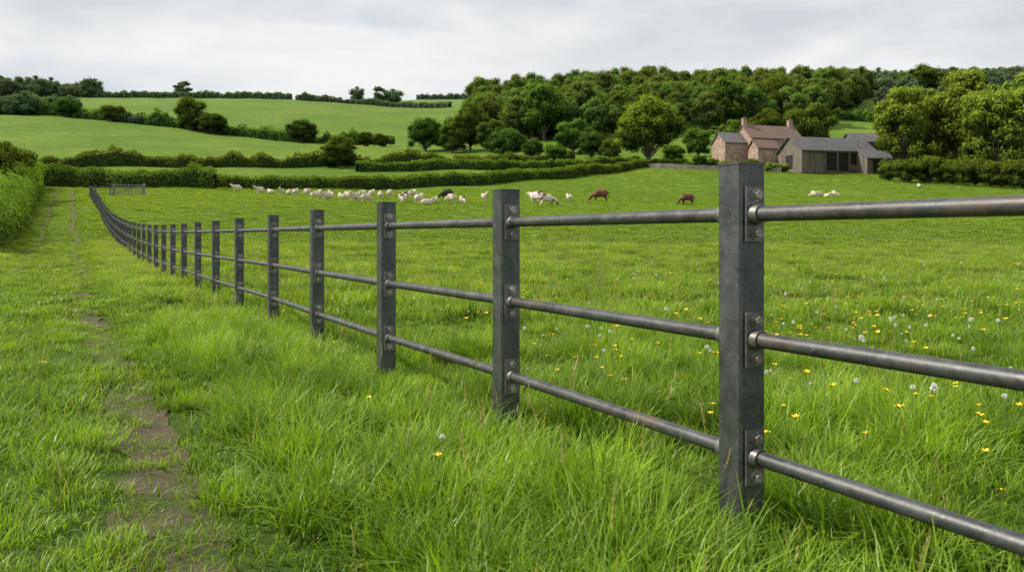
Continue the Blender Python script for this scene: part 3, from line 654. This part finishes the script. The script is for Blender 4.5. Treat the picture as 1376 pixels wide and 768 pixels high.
def sheep_mesh(name,pose,mats):
    z=0 if pose!='lie' else -0.24
    J=[(0,0,.5+z,.27,.27),(-.3,0,.52+z,.24,.24),(.3,0,.52+z,.25,.25)]; E=[(0,1),(0,2)]
    def chain(root,pts):
        p=root
        for q in pts: J.append(q); E.append((p,len(J)-1)); p=len(J)-1
        return p
    if pose=='graze': h=chain(2,[(.5,0,.42,.13),(.62,0,.24,.085),(.72,0,.09,.055)]); hp=(.58,.27)
    else: h=chain(2,[(.48,0,.68+z,.14),(.58,0,.84+z,.095),(.74,0,.78+z,.06)]); hp=(.56,.88+z)
    for s in(-1,1):
        if pose!='lie':
            chain(1,[(-.28,s*.11,.38,.11),(-.22,s*.12,.28,.065),(-.34,s*.11,.18,.04),(-.31,s*.11,.02,.04)])
            chain(2,[(.28,s*.11,.34,.095),(.29,s*.1,.19,.045),(.30,s*.1,.02,.04)])
        chain(h-1,[(hp[0],s*.13,hp[1],.03)])
    chain(1,[(-.5,0,.5+z,.06),(-.53,0,.36+z,.05)])
    return skin(name,J,E,mats)
WOOL=simple('wool',(0.50,0.43,0.32),(0.66,0.59,0.47),14,0.95,0,0.8,0.03)
BWOOL=simple('black_hide',(0.015,0.013,0.012),(0.04,0.035,0.03),14,0.95)
BCOW=simple('brown_hide',(0.08,0.024,0.013),(0.14,0.048,0.024),3,0.7)
m,nt,out=newmat('pied_hide'); pbsdf(nt,out,ramp(nt,noise(nt,objP(nt),1.3,2),[(0.50,(0.62,0.56,0.48)),(0.54,(0.17,0.06,0.03))]),0.75); PCOW=m
S=[sheep_mesh('sheep_g','graze',[WOOL]),sheep_mesh('sheep_s','stand',[WOOL]),sheep_mesh('sheep_l','lie',[WOOL])]
for px,Y in((320,101),(350,99),(364,101),(377,97),(388,99),(398,96),(412,98),(424,81),(432,94),(437,80),(446,90),(458,86),(466,82),(476,79),(489,88),(492,77),(499,93),(513,83),(524,87),(538,77),(545,80),(555,87),(563,76),(574,74),(583,77),(607,78),(622,76),(652,86),(765,90),(1092,108),(1102,109),(1111,108),(1123,110),(1235,122)):
    place('sheep',S[0] if random.random()<.55 else (S[1] if random.random()<.6 and px<1000 else S[2]),px+random.uniform(-2,2),Y,random.uniform(0.98,1.15))
CG=cow_mesh('cow_g',True,[BCOW]); CP=cow_mesh('cow_p',True,[PCOW]); CP2=cow_mesh('cow_p2',False,[PCOW]); CB=cow_mesh('cow_b',True,[BWOOL])
place('cow',CB,600,86,0.68,rz=2.9)
place('cow',CP2,721,86,0.85,rz=2.5); place('cow',CP,736,83,0.80,rz=0.1)
place('cow',CG,806,92,0.92,rz=3.1,dz=0.02); place('cow',CG,923,93,0.82,rz=3.3,dz=0.02)

# ------------------------------------------------------------------ light, world, camera
el,az=math.radians(42),math.radians(-84)
sd=Vector((math.sin(az)*math.cos(el),math.cos(az)*math.cos(el),math.sin(el)))
L=bpy.data.lights.new('sun','SUN'); L.energy=5.0; L.angle=math.radians(2.5); L.color=(1,0.93,0.80); so=link(bpy.data.objects.new('sun',L)); so.rotation_euler=sd.to_track_quat('Z','Y').to_euler()
w=bpy.data.worlds.new('World'); scene.world=w; w.use_nodes=True; nt=w.node_tree; nt.nodes.clear()
out=nt.nodes.new('ShaderNodeOutputWorld'); sky=nt.nodes.new('ShaderNodeTexSky'); sky.sky_type='NISHITA'; sky.sun_disc=False; sky.sun_elevation=el; sky.sun_rotation=az; sky.dust_density=3
b1=nt.nodes.new('ShaderNodeBackground'); nt.links.new(sky.outputs[0],b1.inputs[0]); b1.inputs[1].default_value=0.13
tc=nt.nodes.new('ShaderNodeTexCoord').outputs['Generated']
n1=noise(nt,scaled(nt,tc,(1.0,1.0,3.2)),3.6,7,0.5,0.3); n2=noise(nt,scaled(nt,tc,(1,1,4)),2.4,5,0.5)
cc=ramp(nt,n1,[(0.34,(0.67,0.71,0.75)),(0.47,(0.82,0.84,0.855)),(0.60,(0.96,0.96,0.95))])
b2=nt.nodes.new('ShaderNodeBackground'); nt.links.new(cc,b2.inputs[0]); b2.inputs[1].default_value=0.97
mx=nt.nodes.new('ShaderNodeMixShader'); nt.links.new(ramp(nt,n2,[(0.36,0.62),(0.52,0.97)]),mx.inputs[0]); nt.links.new(b1.outputs[0],mx.inputs[1]); nt.links.new(b2.outputs[0],mx.inputs[2]); nt.links.new(mx.outputs[0],out.inputs[0])
cam=bpy.data.cameras.new('camera'); cam.sensor_width=36; cam.lens=1100/1376*36; cam.shift_y=-67/1376; cam.clip_end=6000; cam.clip_start=0.05
cam.dof.use_dof=True; cam.dof.focus_distance=4.2; cam.dof.aperture_fstop=5.6
co=link(bpy.data.objects.new('camera',cam)); co.location=(0,0,1.0); co.rotation_euler=(math.radians(90),0,0); scene.camera=co
